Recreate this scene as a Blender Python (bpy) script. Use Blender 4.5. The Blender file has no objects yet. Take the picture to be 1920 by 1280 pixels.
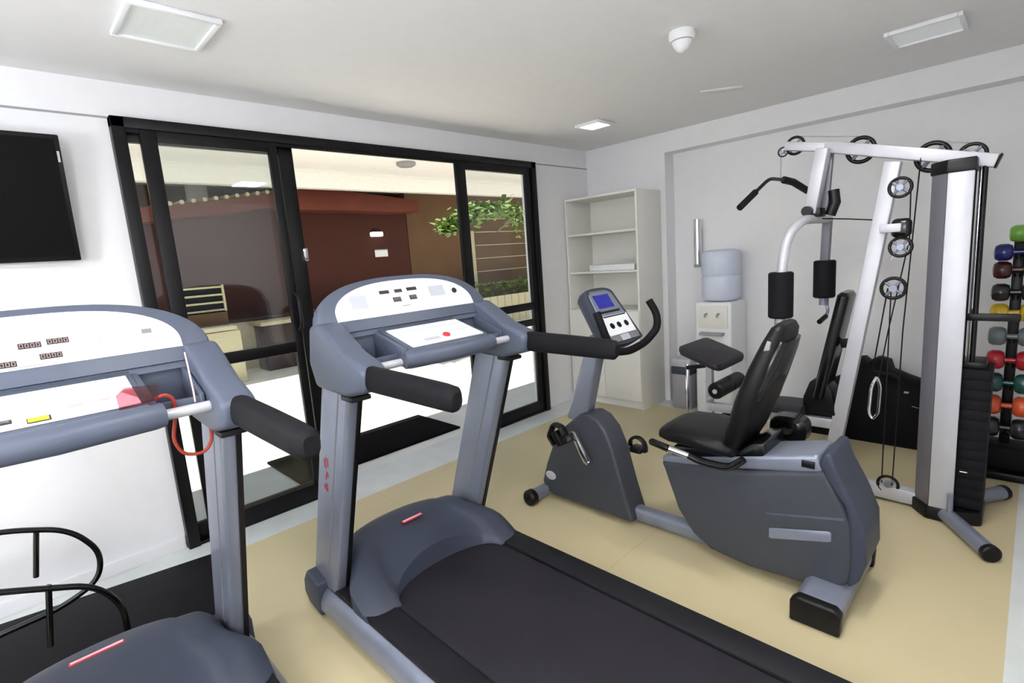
import bpy, bmesh, math, random
from mathutils import Vector, Matrix, Quaternion
random.seed(7)
C = bpy.context.scene.collection
PI = math.pi

# ---------------------------------------------------------------- camera, world, sun, exposure
def make_camera():
    f, yaw, pitch, roll = 968.931, 0.798600, 0.160391, -0.073825
    cy, sy, cp, sp = math.cos(yaw), math.sin(yaw), math.cos(pitch), math.sin(pitch)
    fw = Vector((cy*cp, sy*cp, -sp)); r = Vector((sy, -cy, 0)); u = r.cross(fw)
    c, s = math.cos(roll), math.sin(roll)
    r2 = c*r + s*u; u2 = -s*r + c*u
    cam = bpy.data.cameras.new('camera'); o = bpy.data.objects.new('camera', cam); C.objects.link(o)
    m = Matrix((r2, u2, -fw)).transposed().to_4x4(); m.translation = Vector((0, 0, 1.55))
    o.matrix_world = m
    cam.sensor_width = 36; cam.lens = f/1920*36; cam.clip_start = 0.03
    bpy.context.scene.camera = o
make_camera()
vs = bpy.context.scene.view_settings
vs.view_transform = 'Standard'; vs.look = 'None'; vs.gamma = 1; vs.use_curve_mapping = False
vs.exposure = 0.1
w = bpy.data.worlds.new('world'); bpy.context.scene.world = w; w.use_nodes = True
nt = w.node_tree; bg = nt.nodes['Background']
sky = nt.nodes.new('ShaderNodeTexSky'); sky.sky_type = 'NISHITA'; sky.sun_disc = False
sky.sun_elevation = math.radians(62); sky.sun_rotation = math.radians(200); sky.air_density = 1.2
nt.links.new(sky.outputs[0], bg.inputs[0]); bg.inputs[1].default_value = 0.13
sl = bpy.data.lights.new('sun', 'SUN'); so = bpy.data.objects.new('sun', sl); C.objects.link(so)
sl.energy = 9.0; sl.angle = math.radians(0.6); sl.color = (1, 0.95, 0.86)
so.rotation_euler = Vector((-0.12, -0.27, 1.0)).to_track_quat('Z', 'Y').to_euler()
so.location = (0, 0, 8)
LAMP = dict(strong=62.0, weak=2.4, fill=5.0, globe=46.0)  # strong, fill and globe power added lights that stand out of view

# ---------------------------------------------------------------- materials
def lin(c):
    c = c/255.0
    return c/12.92 if c <= 0.04045 else ((c+0.055)/1.055)**2.4
def rgb(r, g, b): return (lin(r), lin(g), lin(b), 1)
def mat(name, col, rough=0.5, metal=0.0, noise=0.06, scale=14, bump=0.0, bscale=120, emit=0, spec=0.5, coat=0, stretch=None):
    m = bpy.data.materials.new(name); m.use_nodes = True
    n = m.node_tree.nodes; l = m.node_tree.links; p = n['Principled BSDF']
    p.inputs['Roughness'].default_value = rough; p.inputs['Metallic'].default_value = metal
    p.inputs['Specular IOR Level'].default_value = spec
    if coat: p.inputs['Coat Weight'].default_value = coat; p.inputs['Coat Roughness'].default_value = 0.08
    tc = n.new('ShaderNodeTexCoord'); src = tc.outputs['Object']
    if stretch:
        mp = n.new('ShaderNodeMapping'); mp.inputs['Scale'].default_value = stretch
        l.new(src, mp.inputs[0]); src = mp.outputs[0]
    nz = n.new('ShaderNodeTexNoise'); nz.inputs['Scale'].default_value = scale; nz.inputs['Detail'].default_value = 4
    l.new(src, nz.inputs['Vector'])
    rp = n.new('ShaderNodeValToRGB')
    k1, k2 = 1-noise, 1+noise
    rp.color_ramp.elements[0].position = 0.3; rp.color_ramp.elements[1].position = 0.7
    rp.color_ramp.elements[0].color = (col[0]*k1, col[1]*k1, col[2]*k1, 1)
    rp.color_ramp.elements[1].color = (min(1, col[0]*k2), min(1, col[1]*k2), min(1, col[2]*k2), 1)
    l.new(nz.outputs['Fac'], rp.inputs[0]); l.new(rp.outputs[0], p.inputs['Base Color'])
    if bump:
        nb = n.new('ShaderNodeTexNoise'); nb.inputs['Scale'].default_value = bscale; l.new(src, nb.inputs['Vector'])
        b = n.new('ShaderNodeBump'); b.inputs['Strength'].default_value = bump; b.inputs['Distance'].default_value = 0.002
        l.new(nb.outputs['Fac'], b.inputs['Height']); l.new(b.outputs[0], p.inputs['Normal'])
    if emit:
        l.new(rp.outputs[0], p.inputs['Emission Color']); p.inputs['Emission Strength'].default_value = emit
    return m
def glass(name, tint=(0.93, 0.95, 0.95), refl=1.0):
    m = bpy.data.materials.new(name); m.use_nodes = True
    n = m.node_tree.nodes; l = m.node_tree.links; n.clear()
    o = n.new('ShaderNodeOutputMaterial'); mx = n.new('ShaderNodeMixShader')
    t = n.new('ShaderNodeBsdfTransparent'); t.inputs[0].default_value = (*tint, 1)
    g = n.new('ShaderNodeBsdfGlossy'); g.inputs['Roughness'].default_value = 0.01
    fr = n.new('ShaderNodeLayerWeight'); fr.inputs[0].default_value = 0.5
    pw = n.new('ShaderNodeMath'); pw.operation = 'POWER'; pw.inputs[1].default_value = 5
    ml = n.new('ShaderNodeMath'); ml.operation = 'MULTIPLY_ADD'; ml.inputs[1].default_value = 0.9; ml.inputs[2].default_value = 0.04*refl; ml.use_clamp = True
    l.new(fr.outputs['Facing'], pw.inputs[0]); l.new(pw.outputs[0], ml.inputs[0]); l.new(ml.outputs[0], mx.inputs[0])
    l.new(t.outputs[0], mx.inputs[1]); l.new(g.outputs[0], mx.inputs[2]); l.new(mx.outputs[0], o.inputs[0])
    return m
M = {}
M['wall'] = mat('wall_paint', (0.86, 0.86, 0.88, 1), 0.85, noise=0.01, bump=0.05, bscale=60)
M['ceil'] = mat('ceiling_paint', (0.84, 0.84, 0.85, 1), 0.9, noise=0.01)
M['marble'] = mat('marble_border', (0.62, 0.65, 0.64, 1), 0.35, noise=0.06, scale=6)
M['alum'] = mat('black_aluminium', rgb(9, 8, 12), 0.38, noise=0.1, spec=0.25)
M['plas'] = mat('blue_grey_plastic', rgb(78, 85, 101), 0.42, noise=0.03, spec=0.4, bump=0.08, bscale=400)
M['hood'] = mat('dark_blue_grey_plastic', rgb(54, 59, 73), 0.5, noise=0.04, spec=0.35, bump=0.1, bscale=400)
M['bike'] = mat('grey_bike_plastic', rgb(55, 59, 67), 0.5, noise=0.04, bump=0.08, bscale=400)
M['silver'] = mat('silver_paint', rgb(134, 140, 156), 0.34, 0.45, noise=0.04, stretch=(1, 1, .15))
M['silver2'] = mat('light_silver_paint', rgb(190, 191, 198), 0.4, 0.2, noise=0.03)
M['gymgrey'] = mat('shroud_grey', rgb(112, 110, 120), 0.4, 0.2, noise=0.03)
M['chrome'] = mat('chrome', rgb(225, 225, 228), 0.12, 1.0, noise=0.02)
M['rubber'] = mat('black_rubber', rgb(14, 13, 18), 0.7, noise=0.08, spec=0.2, bump=0.15, bscale=300)
M['black'] = mat('black_plastic', rgb(11, 10, 13), 0.4, noise=0.1, spec=0.3)
M['gloss'] = mat('gloss_black', rgb(10, 10, 12), 0.2, noise=0.1, coat=0.15, spec=0.4)
M['vinyl'] = mat('black_vinyl', rgb(8, 7, 10), 0.45, spec=0.3, noise=0.08, bump=0.1, bscale=200)
M['pad'] = mat('charcoal_vinyl', rgb(42, 39, 45), 0.55, spec=0.3, noise=0.06, bump=0.1, bscale=200)
M['belt'] = mat('running_belt', rgb(30, 28, 35), 0.75, spec=0.3, noise=0.14, scale=5, bump=0.3, bscale=500)
M['deck'] = mat('foot_rail', rgb(19, 18, 24), 0.6, noise=0.06, spec=0.3, bump=0.3, bscale=300)
M['white'] = mat('white_panel', (0.86, 0.87, 0.90, 1), 0.4, noise=0.01)
M['mark'] = mat('grey_print', rgb(182, 185, 194), 0.5)
M['mark2'] = mat('dark_grey_print', rgb(120, 118, 124), 0.5)
M['lcd'] = mat('dark_display', rgb(28, 18, 20), 0.3)
M['seg'] = mat('display_digits', rgb(190, 165, 160), 0.5)
M['red'] = mat('red_print', rgb(190, 40, 52), 0.5)
M['pink'] = mat('pale_pink_print', rgb(240, 190, 195), 0.5)
M['orange'] = mat('orange_cord', rgb(160, 56, 40), 0.5)
M['trayred'] = glass('translucent_red', (0.78, 0.48, 0.52))
M['yellow'] = mat('yellow_marker', rgb(214, 198, 40), 0.5)
M['cream'] = mat('cream_cabinet', (0.80, 0.79, 0.74, 1), 0.45, noise=0.01)
M['blue'] = mat('blue_screen', rgb(28, 34, 130), 0.25, noise=0.2, scale=30, emit=0.35)
M['tv'] = mat('tv_screen', rgb(6, 6, 6), 0.5, spec=0.08, noise=0.02)
M['glass'] = glass('clear_glass')
M['bag'] = mat('black_nylon', rgb(6, 5, 9), 0.7, noise=0.2, spec=0.2, bump=0.4, bscale=90)
M['bottle'] = mat('pale_blue_bottle', rgb(205, 212, 230), 0.35, noise=0.03)
M['greyp'] = mat('mid_grey_plastic', rgb(150, 150, 154), 0.5)
M['pav'] = mat('patio_stone', rgb(224, 220, 210), 0.8, noise=0.06, scale=3)
M['canopy'] = mat('cream_render', rgb(252, 250, 246), 0.85, noise=0.03)
M['redw'] = mat('terracotta_render', rgb(70, 29, 16), 0.8, noise=0.08, scale=2)
M['redb'] = mat('terracotta_fascia', rgb(98, 44, 29), 0.8, noise=0.08, scale=3)
M['tan'] = mat('tan_render', rgb(104, 78, 54), 0.85, noise=0.06, scale=2)
M['lowall'] = mat('cream_low_wall', rgb(205, 192, 158), 0.85, noise=0.08)
M['wood'] = mat('pale_wood', rgb(214, 200, 160), 0.6, noise=0.1, stretch=(1, 8, 8))
M['dkwood'] = mat('dark_wood', rgb(62, 42, 38), 0.5, noise=0.15)
M['leaf'] = mat('leaf_green', rgb(92, 120, 46), 0.6, noise=0.35, scale=30)
M['bark'] = mat('bark', rgb(90, 74, 50), 0.9, noise=0.3, scale=30)
M['doormat'] = mat('black_doormat', rgb(9, 8, 10), 0.95, spec=0.1, noise=0.2, scale=200, bump=0.5, bscale=400)
M['paper'] = mat('white_lamp_glass', rgb(245, 245, 245), 0.4)
M['diff_s'] = mat('added_diffuser_bright', (1, 0.985, 0.96, 1), 0.5, emit=LAMP['strong'], noise=0.005)  # glow for the ceiling lights added out of view
M['diff_w'] = mat('lamp_diffuser', (0.60, 0.63, 0.63, 1), 0.3, emit=0.25, noise=0.02, stretch=(3, .3, 1))
M['diff_l'] = mat('lamp_diffuser_lit', (1, 0.99, 0.95, 1), 0.3, emit=LAMP['weak'], noise=0.005)
M['diff_f'] = mat('added_diffuser_fill', (1, 0.985, 0.96, 1), 0.5, emit=LAMP['fill'], noise=0.005)  # glow of the added fill light on the unseen ceiling
def floor_mat():
    m = mat('yellow_vinyl_floor', rgb(196, 183, 146), 0.42, noise=0.03, scale=2.0, bump=0.03, bscale=40)
    n = m.node_tree.nodes; l = m.node_tree.links
    p = n['Principled BSDF']; tc = [x for x in n if x.type == 'TEX_COORD'][0]
    br = n.new('ShaderNodeTexBrick'); br.offset = 0; br.inputs['Scale'].default_value = 1
    br.inputs['Brick Width'].default_value = 2.0; br.inputs['Row Height'].default_value = 2.0
    br.inputs['Mortar Size'].default_value = 0.0015
    br.inputs['Color1'].default_value = (1, 1, 1, 1); br.inputs['Color2'].default_value = (1, 1, 1, 1); br.inputs['Mortar'].default_value = (.7, .66, .6, 1)
    mp = n.new('ShaderNodeMapping'); mp.inputs['Location'].default_value = (0.35, 0.6, 0)
    l.new(tc.outputs['Object'], mp.inputs[0]); l.new(mp.outputs[0], br.inputs['Vector'])
    src = p.inputs['Base Color'].links[0].from_socket
    mx = n.new('ShaderNodeMix'); mx.data_type = 'RGBA'; mx.blend_type = 'MULTIPLY'; mx.inputs[0].default_value = 1
    l.new(src, mx.inputs[6]); l.new(br.outputs['Color'], mx.inputs[7]); l.new(mx.outputs[2], p.inputs['Base Color'])
    return m
M['floor'] = floor_mat()

# ---------------------------------------------------------------- mesh helpers
def fillet(pts, rad, n=5, closed=False):
    pts = [Vector(p) for p in pts]; out = []
    N = len(pts)
    for i, p in enumerate(pts):
        if not closed and i in (0, N-1): out.append(p); continue
        a = pts[(i-1) % N]; b = pts[(i+1) % N]
        r = min(rad, (a-p).length*0.49, (b-p).length*0.49)
        q0 = p+(a-p).normalized()*r; q1 = p+(b-p).normalized()*r
        for k in range(n+1):
            t = k/n; out.append(q0*(1-t)**2 + p*2*t*(1-t) + q1*t*t)
    return out
class B:
    def __init__(s, origin=(0, 0, 0)): s.bm = bmesh.new(); s.o = Vector(origin)
    def _bev(s, verts, off, seg):
        if off <= 0: return
        es = list({e for v in verts if v.is_valid for e in v.link_edges if len(e.link_faces) == 2 and e.calc_face_angle(0) > 0.5})
        if es: bmesh.ops.bevel(s.bm, geom=es, offset=off, segments=seg, profile=0.5, affect='EDGES', clamp_overlap=True)
    def box(s, lo, hi, bev=0.0, seg=2, rot=None):
        lo = Vector(lo); hi = Vector(hi); c = (lo+hi)/2; d = hi-lo
        r = bmesh.ops.create_cube(s.bm, size=1)['verts']
        for v in r:
            p = Vector((v.co.x*d.x, v.co.y*d.y, v.co.z*d.z))
            if rot is not None: p = rot @ p
            v.co = c+p
        s._bev(r, bev, seg); return s
    def prism(s, poly, axis, a0, a1, bev=0.0, seg=2):
        def P(p, a):
            return {'x': (a, p[0], p[1]), 'y': (p[0], a, p[1]), 'z': (p[0], p[1], a)}[axis]
        v0 = [s.bm.verts.new(P(p, a0)) for p in poly]; v1 = [s.bm.verts.new(P(p, a1)) for p in poly]
        fs = [s.bm.faces.new(v0), s.bm.faces.new(v1[::-1])]
        n = len(poly)
        for i in range(n): fs.append(s.bm.faces.new((v0[(i+1) % n], v0[i], v1[i], v1[(i+1) % n])))
        bmesh.ops.recalc_face_normals(s.bm, faces=fs)
        s._bev(v0+v1, bev, seg); return s
    def loft(s, rings, caps=True, closed=False):
        R = [[s.bm.verts.new(p) for p in r] for r in rings]; fs = []
        n = len(rings[0]); K = len(R)
        for i in range(K if closed else K-1):
            a, b = R[i], R[(i+1) % K]
            for j in range(n): fs.append(s.bm.faces.new((a[j], a[(j+1) % n], b[(j+1) % n], b[j])))
        if caps and not closed: fs.append(s.bm.faces.new(R[0][::-1])); fs.append(s.bm.faces.new(R[-1]))
        bmesh.ops.recalc_face_normals(s.bm, faces=fs); return s
    def tube(s, pts, r, n=14, closed=False, sy=1.0, up=(0, 0, 1), sq=2.0, radii=None):
        pts = [Vector(p) for p in pts]; K = len(pts); rings = []; up = Vector(up)
        last = None
        for i, p in enumerate(pts):
            if closed: t = (pts[(i+1) % K]-pts[i-1]).normalized()
            else: t = (pts[min(i+1, K-1)]-pts[max(i-1, 0)]).normalized()
            if last is None:
                a = t.cross(up)
                if a.length < 1e-3: a = t.cross(Vector((1, 0, 0)))
                a.normalize()
            else:
                a = last-t*last.dot(t)
                a.normalize()
            last = a; b = t.cross(a).normalized(); ring = []
            rr = radii[i] if radii else r
            for k in range(n):
                th = 2*PI*k/n; c, q = math.cos(th), math.sin(th)
                x = math.copysign(abs(c)**(2/sq), c); y = math.copysign(abs(q)**(2/sq), q)
                ring.append(p+a*x*rr+b*y*rr*sy)
            rings.append(ring)
        return s.loft(rings, closed=closed)
    def lathe(s, prof, c, axis=(0, 0, 1), n=28):
        c = Vector(c); q = Vector((0, 0, 1)).rotation_difference(Vector(axis).normalized()); rings = []
        for r, h in prof:
            rings.append([c+q @ Vector((max(r, 1e-4)*math.cos(2*PI*k/n), max(r, 1e-4)*math.sin(2*PI*k/n), h)) for k in range(n)])
        return s.loft(rings)
    def cyl(s, c, r, h, axis=(0, 0, 1), n=24, bev=0.0):
        if bev: return s.lathe([(r-bev, -h/2), (r, -h/2+bev), (r, h/2-bev), (r-bev, h/2)], c, axis, n)
        return s.lathe([(r, -h/2), (r, h/2)], c, axis, n)
    def ring(s, c, R, r, axis=(1, 0, 0), n=28, m=10):
        c = Vector(c); q = Vector((0, 0, 1)).rotation_difference(Vector(axis).normalized())
        pts = [c+q @ Vector((R*math.cos(2*PI*k/n), R*math.sin(2*PI*k/n), 0)) for k in range(n)]
        return s.tube(pts, r, n=m, closed=True, up=Vector(axis))
    def quad(s, a, b, c, d): s.bm.faces.new([s.bm.verts.new(p) for p in (a, b, c, d)]); return s
    def build(s, name, m, parent=None, label=None, ang=38):
        bm = s.bm
        for v in bm.verts: v.co -= s.o
        for f in bm.faces: f.smooth = True
        lim = math.radians(ang)
        for e in bm.edges:
            if len(e.link_faces) == 2 and e.calc_face_angle(0) > lim: e.smooth = False
        me = bpy.data.meshes.new(name); bm.to_mesh(me); bm.free()
        o = bpy.data.objects.new(name, me); me.materials.append(m); C.objects.link(o)
        if parent: o.parent = parent
        elif s.o.length > 0: o.location = s.o
        if label: o['label'] = label
        return o
def tag(o, label, cat, group=None):
    o['label'] = label; o['category'] = cat
    if group: o['group'] = group
    return o
def thing(name, loc, label, cat, group=None, rz=0):
    o = bpy.data.objects.new(name, None); o.empty_display_size = 0.1; C.objects.link(o); o.location = loc; o.rotation_euler = (0, 0, rz)
    return tag(o, label, cat, group)
def struct(o): o['kind'] = 'structure'; return o

H = 2.603; WY = 3.457; BX = 4.668; RX = 4.838; YR = -0.30; XL = -2.3
DX0, DX1, DZ = 0.553, 3.79, 2.42
# ---------------------------------------------------------------- the room
struct(B().box((XL+0.3, YR+0.295, -0.12), (BX-0.20, WY-0.295, 0.0)).build('floor', M['floor']))
t = B(); t.box((XL, WY-0.295, -0.12), (BX, 3.60, 0.0)); t.box((XL, YR, -0.12), (RX, YR+0.295, 0.0))
t.box((BX-0.20, YR+0.295, -0.12), (RX, WY-0.295, 0.0)); t.box((XL, YR+0.295, -0.12), (XL+0.3, WY-0.295, 0))
struct(t.build('trim_1', M['marble']))
struct(B().box((XL-0.2, YR-0.2, H), (RX+0.2, 3.62, H+0.3)).build('ceiling', M['ceil']))
b = B(); b.box((XL, WY, 0), (DX0, 3.60, H)); b.box((DX1, WY, 0), (RX, 3.60, H)); b.box((DX0, WY, DZ), (DX1, 3.60, H))
struct(b.build('wall_left', M['wall']))
b = B(); b.box((BX, 2.548, 0), (RX+0.15, WY, H)); b.box((RX, YR-0.15, 0), (RX+0.15, 2.548, H))
struct(b.build('wall_back', M['wall']))
struct(B().box((BX, YR, 2.42), (RX, 2.548, H)).build('trim_2', M['wall']))
struct(B().box((XL-0.15, YR-0.15, 0), (RX+0.15, YR, H)).build('wall_right', M['wall']))
struct(B().box((XL-0.15, YR, 0), (XL, 3.6, H)).build('wall_front', M['wall']))
struct(B().box((XL, WY-0.004, 2.415), (DX0, WY-0.0005, 2.425)).box((DX1, WY-0.004, 2.415), (BX, WY-0.0005, 2.425)).build('trim_3', M['greyp']))
struct(B().box((XL, WY-0.012, 0), (DX0-0.005, WY, 0.075), 0.002).build('baseboard_left', M['wall']))

# ---------------------------------------------------------------- sliding door (in the left wall)
door = bpy.data.objects.new('door_1', None); C.objects.link(door); struct(door)
A = M['alum']
f = B(); f.box((DX0, 3.395, 0), (DX0+0.062, 3.52, DZ), 0.004); f.box((DX1-0.062, 3.395, 0), (DX1, 3.52, DZ), 0.004)
f.box((DX0, 3.395, DZ-0.055), (DX1, 3.52, DZ), 0.004); f.box((DX0, 3.405, 0), (1.5, 3.52, 0.02), 0.002); f.box((2.83, 3.405, 0), (DX1, 3.52, 0.02), 0.002)
f.box((DX0+0.06, 3.41, DZ-0.075), (DX1-0.06, 3.415, DZ-0.05)); f.build('frame', A, door)
def sash(x0, x1, y, sw0, sw1, bars, name='sash'):
    s_ = B(); z0, z1 = 0.02, DZ-0.055
    s_.box((x0, y-0.018, z0), (x0+sw0, y+0.018, z1), 0.005); s_.box((x1-sw1, y-0.018, z0), (x1, y+0.018, z1), 0.005)
    s_.box((x0+sw0, y-0.017, z0), (x1-sw1, y+0.017, z0+0.10), 0.004); s_.box((x0+sw0, y-0.017, z1-0.062), (x1-sw1, y+0.017, z1), 0.004)
    for a, c in bars: s_.box((x0+sw0, y-0.016, a), (x1-sw1, y+0.016, c), 0.004)
    o = s_.build(name, A, door)
    B().box((x0+sw0, y-0.003, z0+0.1), (x1-sw1, y+0.003, z1-0.062)).build('pane', M['glass'], o)
    return o
s1 = sash(0.672, 1.385, 3.418, 0.078, 0.05, [(1.04, 1.11)])
s2 = sash(0.60, 1.500, 3.462, 0.02, 0.092, [])
s3 = sash(2.83, 3.735, 3.430, 0.10, 0.075, [(1.04, 1.11), (0.885, 0.95)])
h = B(); h.tube(fillet([(1.37, 3.39, 1.43), (1.37, 3.345, 1.40), (1.37, 3.345, 1.22), (1.37, 3.39, 1.18)], 0.03), 0.011); h.build('handle', M['black'], s1)
h = B(); h.box((1.478, 3.425, 1.63), (1.508, 3.446, 1.71), 0.004); h.build('latch', M['chrome'], s2)
h = B(); h.box((3.00, 3.398, 1.0), (3.02, 3.412, 1.1), 0.004); h.build('latch', M['black'], s3)

# ---------------------------------------------------------------- outside
struct(B().box((-12, 3.60, -0.14), (26, 30, -0.02)).build('patio_floor', M['pav']))
o = thing('canopy', (6, 10, 0), 'cream flat patio canopy with a beam in front of the red building', 'canopy')
B((6, 10, 0)).box((-8, 7.2, 3.35), (22, 15, 3.60)).build('roof_slab', M['canopy'], o)
B((6, 10, 0)).box((-8, 9.42, 3.07), (22, 9.62, 3.35), 0.01).build('beam', M['canopy'], o)
B((6, 10, 0)).box((2.72, 10.75, -0.02), (3.02, 11.0, 3.35), 0.01).build('column', M['canopy'], o)
ca = B((6, 10, 0)); ca.lathe([(0.17, 0), (0.17, -0.05), (0.12, -0.08)], (5.5, 8.0, 3.35)); ca.build('ceiling_lamp', M['greyp'], o, 'small round grey lamp')
o = thing('red_building', (4.4, 11, 0), 'dark terracotta building with a thick curved eave beyond the patio', 'building')
bb = B((4.4, 11, 0))
top = [(1.0, 2.62), (2.04, 2.76), (2.82, 2.86), (3.78, 3.02), (4.5, 3.12), (5.15, 3.10), (6.1, 3.03), (6.7, 2.97), (6.95, 2.93)]
bot = [(6.95, 2.71), (6.25, 2.69), (5.3, 2.72), (4.2, 2.72), (3.8, 2.77), (2.9, 2.63), (2.08, 2.54), (1.0, 2.40)]
bb.prism(top+bot, 'y', 9.78, 10.6, 0.01); bb.build('eave', M['redb'], o)
bb = B((4.4, 11, 0)); bb.box((1.0, 10.3, -0.02), (6.92, 10.5, 2.75)); bb.build('wall', M['redw'], o)
tile = B((4.4, 11, 0))
for i in range(14):
    x = 2.0+i*0.17; z = 2.77+(x-2.04)*0.15
    tile.tube([(x, 9.74, z), (x, 10.5, z+0.02)], 0.035, n=8)
tile.build('roof_tiles', M['lowall'], o)
o = tag(B((10, 11.2, 0)).box((6.97, 10.35, -0.02), (16, 10.55, 3.35)).build('house_wall', M['tan']), 'light brown rendered wall right of the terracotta building', 'wall')
sh = B((10, 11.2, 0))
for i in range(6): sh.box((9.0, 10.31, 0.9+i*0.34), (11.4, 10.35, 0.92+i*0.34))
sh.box((8.55, 10.30, 0.6), (8.95, 10.36, 2.3)); sh.build('panelling', M['lowall'], o, 'pale wall panel strips')
tag(B((2, 12, 0)).box((-8, 11.6, -0.02), (8, 11.8, 3.35)).build('garden_wall', M['tan']), 'tan wall seen above the terracotta eave under the canopy', 'wall')
o = thing('low_wall', (4, 9.5, 0), 'low cream wall running along the terracotta building', 'wall')
B((4, 9.5, 0)).box((0.2, 9.52, -0.02), (7.0, 9.72, 0.80), 0.01).build('wall', M['lowall'], o)
B((4, 9.5, 0)).box((0.2, 9.48, 0.80), (7.0, 9.76, 0.86), 0.01).build('coping', M['dkwood'], o, 'dark coping board')
o = thing('picket_fence', (10, 9.2, 0), 'cream board fence below the light brown wall', 'fence')
for i in range(26):
    x = 7.1+i*0.24
    B((10, 9.2, 0)).box((x, 9.15, -0.02), (x+0.225, 9.18, 0.66), 0.004).build('board', M['wood'], o)
B((10, 9.2, 0)).box((7.1, 9.18, 0.5), (13.4, 9.21, 0.56)).build('rail', M['wood'], o)
def leaves(n, fn, size, name, parent, origin):
    q = B(origin)
    for _ in range(n):
        p = Vector(fn()); d = Vector((random.uniform(-1, 1), random.uniform(-1, 1), random.uniform(-.6, .3))).normalized()
        s_ = d.cross(Vector((random.uniform(-1, 1), random.uniform(-1, 1), 1))).normalized(); L = size*random.uniform(.6, 1.3); W = L*0.28
        nrm = d.cross(s_)*W*0.25
        a = q.bm.verts.new(p); b1 = q.bm.verts.new(p+d*L*.5+s_*W); c = q.bm.verts.new(p+d*L); e = q.bm.verts.new(p+d*L*.5-s_*W); mdl = q.bm.verts.new(p+d*L*.5+nrm)
        q.bm.faces.new((a, b1, mdl)); q.bm.faces.new((b1, c, mdl)); q.bm.faces.new((c, e, mdl)); q.bm.faces.new((e, a, mdl))
    return q.build(name, M['leaf'], parent)
h_ = leaves(1600, lambda: (random.uniform(7.3, 13), random.uniform(9.4, 9.75), random.uniform(0.0, 1.0)), 0.16, 'hedge', None, (10, 9.55, 0))
tag(h_, 'strip of green hedge behind the cream board fence', 'hedge'); h_.location = (10, 9.55, 0)
o = thing('tree', (7.9, 7.0, 0), 'small tree reaching a leafy green branch across the patio', 'tree')
tb = B((7.9, 7, 0)); tb.tube([(7.9, 7, -0.02), (7.85, 7, 1.2), (7.7, 7, 2.0), (7.9, 7.1, 2.6)], 0.07, radii=[.09, .07, .055, .03])
tb.tube([(7.75, 7, 1.9), (6.9, 6.7, 2.35), (6.0, 6.3, 2.45), (5.2, 6.05, 2.32), (4.7, 6, 2.12)], 0.02, n=8, radii=[.04, .03, .02, .012, .006])
tb.tube([(6.9, 6.7, 2.35), (6.2, 6.1, 2.2), (5.6, 5.9, 1.95)], 0.01, n=8); tb.build('trunk', M['bark'], o)
def brf():
    t_ = random.random()
    P = [Vector(p) for p in ((7.75, 7, 2.1), (6.9, 6.7, 2.35), (6.0, 6.3, 2.42), (5.2, 6.05, 2.3), (4.62, 6, 2.05))]
    u_ = t_*3.999; i = int(u_); p = P[i].lerp(P[i+1], u_-i); r_ = 0.20*(1-t_*.65)
    return p+Vector((random.gauss(0, r_), random.gauss(0, r_*.5), random.gauss(0, r_*.55)-0.04))
leaves(900, brf, 0.13, 'foliage', o, (7.9, 7, 0))
o = thing('sideboard', (2.2, 8.6, 0), 'cream outdoor sideboard with a dark slot handle beside the left sliding pane', 'cabinet')
SB = (2.2, 8.6, 0)
B(SB).box((1.5, 8.4, -0.02), (2.50, 8.9, 0.78), 0.01).build('body', M['wood'], o)
B(SB).box((1.45, 8.35, 0.80), (2.45, 8.95, 0.86), 0.008).build('worktop', M['lowall'], o)
B(SB).box((1.95, 8.385, 0.58), (2.15, 8.4, 0.63), 0.003).build('handle', M['black'], o, 'black slot handle')
B(SB).box((1.55, 8.6, 0.86), (2.42, 8.9, 1.06)).build('back_shelf', M['tan'], o)
o = thing('slatted_crate', (2.0, 8.75, 1.06), 'black crate fronted with thin pale slats standing on the outdoor sideboard', 'crate')
SC = (2.0, 8.75, 1.06)
B(SC).box((1.80, 8.70, 1.06), (2.42, 8.88, 1.46)).build('body', M['black'], o)
for k in range(4): B(SC).box((1.78, 8.66, 1.08+k*0.115), (2.44, 8.70, 1.108+k*0.115), 0.003).build('slat', M['wood'], o)
for x in (1.78, 2.41): B(SC).box((x, 8.655, 1.07), (x+0.03, 8.70, 1.47), 0.003).build('side_slat', M['wood'], o)
tg = thing('patio_table', (3.3, 9.1, 0), 'dark brown square outdoor table seen through the left pane', 'table')
B((3.3, 9.1, 0)).box((2.95, 8.85, 0.74), (3.75, 9.4, 0.80), 0.01).build('tabletop', M['lowall'], tg)
B((3.3, 9.1, 0)).box((3.0, 8.9, -0.02), (3.7, 9.35, 0.74), 0.01).build('base', M['dkwood'], tg)
o = thing('wall_lamp', (5.75, 10.3, 2.22), 'white rectangular lamp high on the terracotta wall', 'lamp')
B((5.75, 10.3, 2.22)).box((5.95, 10.18, 2.22), (6.22, 10.30, 2.32), 0.02).build('shade', mat('lit_lamp', (1, 1, 1, 1), 0.4, emit=1.2), o)
B((5.75, 10.3, 2.22)).box((6.0, 10.24, 2.32), (6.2, 10.3, 2.36), 0.01).build('bracket', M['black'], o)
o = thing('sign_plate', (6.1, 10.3, 1.85), 'small white sign plate under the wall lamp', 'sign')
B((6.1, 10.3, 1.85)).box((6.02, 10.275, 1.78), (6.34, 10.30, 1.93), 0.004).build('plate', M['paper'], o)
B((6.1, 10.3, 1.85)).box((6.02, 10.27, 1.925), (6.34, 10.30, 1.945), 0.003).build('edge', M['greyp'], o)
o = tag(B((2.15, 4.15, -0.02)).box((1.38, 3.79, -0.02), (2.92, 4.49, 0.0), 0.004).build('doormat', M['doormat']), 'large black doormat lying outside the open sliding door', 'doormat')

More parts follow.
